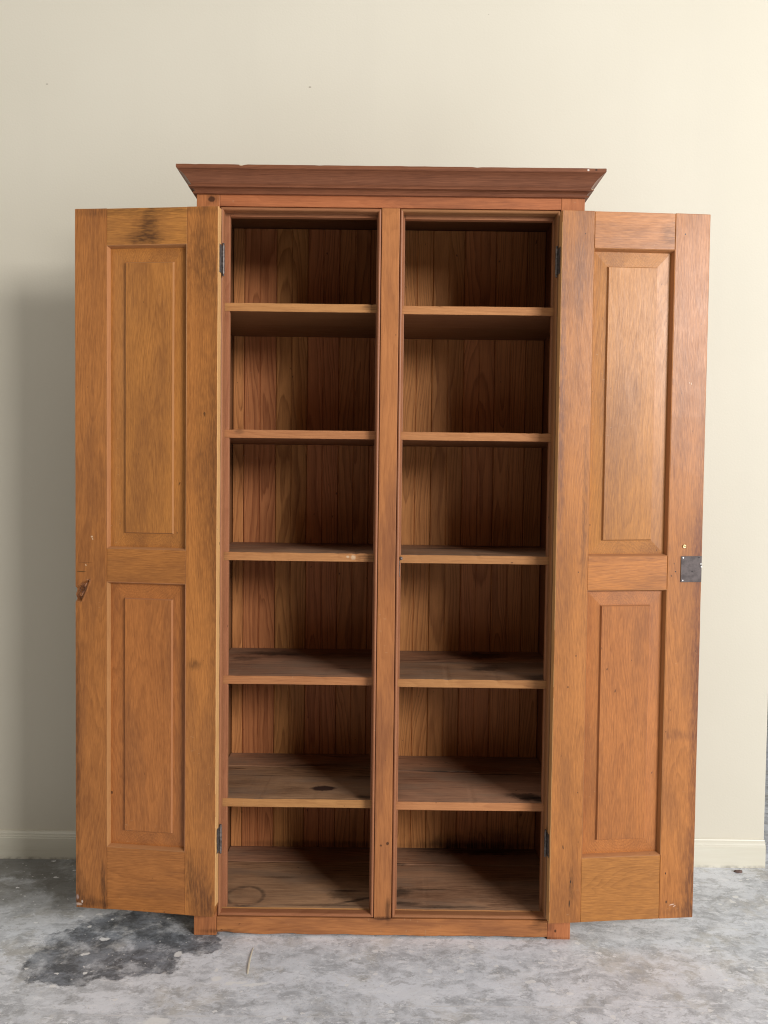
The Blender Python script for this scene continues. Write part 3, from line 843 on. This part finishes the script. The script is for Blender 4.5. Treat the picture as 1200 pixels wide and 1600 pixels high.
def make_door(sg, hx, hy, a, sag, w, zt, zb, pu, pl, fu, fl, mat, hz, label):
    th = 0.026
    d = empty('door', (hx, hy, 0), (0, 0, a * sg), cup)
    d['label'] = label
    X = lambda t0, t1: (min(sg * t0, sg * t1), max(sg * t0, sg * t1))
    e0, e1 = (pu[0] + pl[0]) / 2, (pu[1] + pl[1]) / 2
    # stiles: the hinge stile shows its paler sawn edge
    x0, x1 = X(0, e0)
    bm = box_bm((x0, 0, zb), (x1, th, zt), 0.0012, 0.03, 2)
    sd = random.uniform(0, 50)
    for v in bm.verts:
        if v.co.z < zb + 0.05 and abs(v.co.x) < 0.004 and sg < 0:      # rubbed-off lower corner
            v.co.x += sg * 0.006 * max(0, 1 - (v.co.z - zb) / 0.02)
        if abs(v.co.x) < 0.003:
            v.co.x += sg * 0.0012 * max(0, noise.noise(Vector((sd, v.co.z * 26, v.co.y * 40))))
    wobble(bm, 0.0004, sd, 6)
    for f in bm.faces:
        if abs(f.calc_center_median().x) < 0.0011 and f.normal.x * sg < 0:
            f.material_index = 1
    bm.normal_update()
    for f in bm.faces:
        if abs(f.calc_center_median().x) < 0.0018 and abs(f.normal.x) > 0.8:
            f.material_index = 1
    finish('stile', bm, [mat, M['edge']], d, 2)
    x0, x1 = X(e1, w)
    if sg < 0:
        gouged_stile(x0, x1, zb, zt, th, mat, d)
    else:
        board('stile', (x0, 0, zb), (x1, th, zt), 2, mat, d, wob=0.0005, bevel=0.0016)
    # rails
    x0, x1 = X(e0 + 0.0003, e1 - 0.0003)
    y = 0.0004
    board('rail', (x0, y, zb + 0.0004), (x1, th - y, pl[2]), 0, mat, d)
    board('rail', (x0, y, pl[3]), (x1, th - y, pu[2]), 0, mat, d)
    board('rail', (x0, y, pu[3]), (x1, th - y, zt - 0.0004), 0, mat, d)
    for p, f in ((pl, fl), (pu, fu)):
        x0, x1 = X(e0, e1)
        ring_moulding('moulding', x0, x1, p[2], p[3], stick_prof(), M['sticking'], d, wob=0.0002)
        fx0, fx1 = X(f[0], f[1])
        panel('panel', x0 + 0.0048, x1 - 0.0048, p[2] + 0.0048, p[3] - 0.0048, fx0, fx1, f[2], f[3], mat, d)
    # hinges on the hinge edge
    for (z0, z1) in hz:
        bm = bmesh.new()
        bx, by = -sg * 0.0042, 0.0290
        zc0, zc1 = z0 + 0.007, z1 - 0.007
        for i in range(5):
            q0 = zc0 + (zc1 - zc0) * i / 5
            q1 = zc0 + (zc1 - zc0) * (i + 1) / 5
            cyl(bm, (bx, by, q0 + 0.0004), (bx, by, q1 - 0.0004), 0.0036)
        cyl(bm, (bx, by, z0 + 0.004), (bx, by, z1 - 0.004), 0.0026)
        ball(bm, (bx, by, z0 + 0.003), 0.0034)
        ball(bm, (bx, by, z1 - 0.003), 0.0034)
        b2 = box_bm((-0.0012, 0.0095, zc0), (0.0012, 0.0285, zc1), 0.0003)
        me = bpy.data.meshes.new('tmp')
        b2.to_mesh(me)
        b2.free()
        bm.from_mesh(me)
        bpy.data.meshes.remove(me)
        finish('hinge', bm, M['iron'], d)
    return d


HZL = [(1.7654, 1.8518), (0.2281, 0.3085)]
HZR = [(1.7720, 1.8540), (0.2300, 0.3050)]
dl = make_door(-1, -0.4447, -0.036, 0.1102, 0.0035, 0.3890, 1.9383, 0.0685,
               (0.0848, 0.3020, 1.0452, 1.8426), (0.0836, 0.3017, 0.2392, 0.9565), (0.1216, 0.2553, 1.0864, 1.8004), (0.1227, 0.2569, 0.2829, 0.9135),
               M['door_left'], HZL, 'left door with dark stains and a broken-out lock edge')
dr = make_door(1, 0.4422, -0.036, 0.0847, 0.0107, 0.3971, 1.9380, 0.0627,
               (0.0865, 0.3030, 1.0417, 1.8430), (0.0865, 0.3024, 0.2371, 0.9528), (0.1259, 0.2609, 1.0823, 1.7993), (0.1266, 0.2628, 0.2796, 0.9112),
               M['door_right'], HZR, 'right door with a dark metal lock plate')
# lock plate, its screws, and the brass eyelet
DZ = -0.0107 * 0.36
pz0, pz1 = 0.9756 + DZ, 1.0447 + DZ
bm = box_bm((0.3390, -0.0016, pz0), (0.3962, 0.006, pz1), 0.0006)
finish('lock_plate', bm, M['plate'], dr)
for (sx, sz, m) in ((0.3445, pz1 - 0.004, 'steel'), (0.3445, pz0 + 0.0045, 'steel'), (0.3880, pz1 - 0.004, 'hole'), (0.3700, pz0 + 0.0285, 'hole')):
    bm = bmesh.new()
    cyl(bm, (sx, -0.0010, sz), (sx, -0.0026 if m == 'steel' else -0.0019, sz), 0.0019 if m == 'steel' else 0.0017)
    finish('screw' if m == 'steel' else 'key_pin', bm, M[m], dr)
bm = bmesh.new()
cyl(bm, (0.3930, -0.0008, pz1 - 0.021), (0.3930, -0.0032, pz1 - 0.021), 0.0022)
cyl(bm, (0.3945, -0.0008, pz1 - 0.028), (0.3945, -0.0030, pz1 - 0.028), 0.0018)
finish('bolt_stub', bm, M['steel'], dr)
bm = bmesh.new()
rows = []
for i in range(24):
    A = i * math.tau / 24
    row = []
    for j in range(8):
        B = j * math.tau / 8
        rad = 0.0034 + 0.0017 * math.cos(B)
        row.append(Vector((0.3473 + rad * math.cos(A), -0.0012 + 0.0016 * math.sin(B), 1.0709 + DZ + rad * math.sin(A))))
    rows.append(row)
vr = [[bm.verts.new(p) for p in r] for r in rows]
for i in range(24):
    for j in range(8):
        bm.faces.new((vr[i][j], vr[i][(j + 1) % 8], vr[(i + 1) % 24][(j + 1) % 8], vr[(i + 1) % 24][j]))
cyl(bm, (0.3473, 0.001, 1.0709 + DZ), (0.3473, -0.0003, 1.0709 + DZ), 0.0030)
bm.normal_update()
finish('eyelet', bm, M['brass'], dr, smooth=True)

# the doors have dropped a little out of square
for d_, sag_ in ((dl, 0.0035), (dr, 0.0107)):
    for ch in d_.children:
        for v in ch.data.vertices:
            v.co.z += sag_ * abs(v.co.x)

# ------------------------------------------------------------------ litter on the floor
def splinter_mat():
    g = NT('splinter_wood')
    oc = g.n('ShaderNodeTexCoord').outputs['Object']
    nz = g.noise(g.vm('MULTIPLY', oc, (600, 30, 600)), 1, 3)
    g.put(g.b.inputs['Base Color'], g.mix(nz, (0.80, 0.74, 0.60), (0.60, 0.50, 0.36)))
    g.b.inputs['Roughness'].default_value = 0.7
    return g.m


a, b = Vector((-0.339, -0.057, 0)), Vector((-0.3345, -0.173, 0))
dv = (b - a)
sdv = Vector((dv.y, -dv.x, 0)).normalized()
rows = []
for k, (f, wd, hh) in enumerate(((0, 0.0008, 0.0012), (0.15, 0.0016, 0.0022), (0.4, 0.0021, 0.0026), (0.65, 0.0026, 0.0026), (0.85, 0.0028, 0.0024), (0.97, 0.0022, 0.0018), (1, 0.0006, 0.0010))):
    c = a + dv * f + sdv * (0.0022 * math.sin(f * 3.0))
    lift = 0.0045 * (1 - abs(2 * f - 1)) * 0.4
    rows.append([c + sdv * wd + Vector((0, 0, 0.0006 + lift)), c + sdv * wd * 0.5 + Vector((0, 0, hh + lift)), c - sdv * wd * 0.6 + Vector((0, 0, hh * 0.9 + lift)), c - sdv * wd + Vector((0, 0, 0.0005 + lift))])
o = finish('wood_splinter', loft(rows), splinter_mat())
o['label'] = 'thin pale wood splinter lying on the concrete in front of the cupboard'
o['category'] = 'splinter'
bm = bmesh.new()
bmesh.ops.create_icosphere(bm, subdivisions=3, radius=1.0)
for v in bm.verts:
    n = 1 + 0.35 * noise.noise(v.co * 2.1 + Vector((3, 1, 7))) + 0.2 * noise.noise(v.co * 6)
    v.co = Vector((v.co.x * 0.013 * n, v.co.y * 0.007 * n, max(-0.002, v.co.z * 0.005 * n)))
    v.co += Vector((1.137, 0.395, 0.0022))
g = NT('dirt_crumb')
oc = g.n('ShaderNodeTexCoord').outputs['Object']
g.put(g.b.inputs['Base Color'], g.mix(g.noise(oc, 220, 4), (0.05, 0.03, 0.025), (0.30, 0.20, 0.17)))
g.b.inputs['Roughness'].default_value = 0.9
o = finish('dirt_crumb', bm, g.m)
o['label'] = 'small brown crumb of dirt on the floor by the baseboard at right'
o['category'] = 'debris'
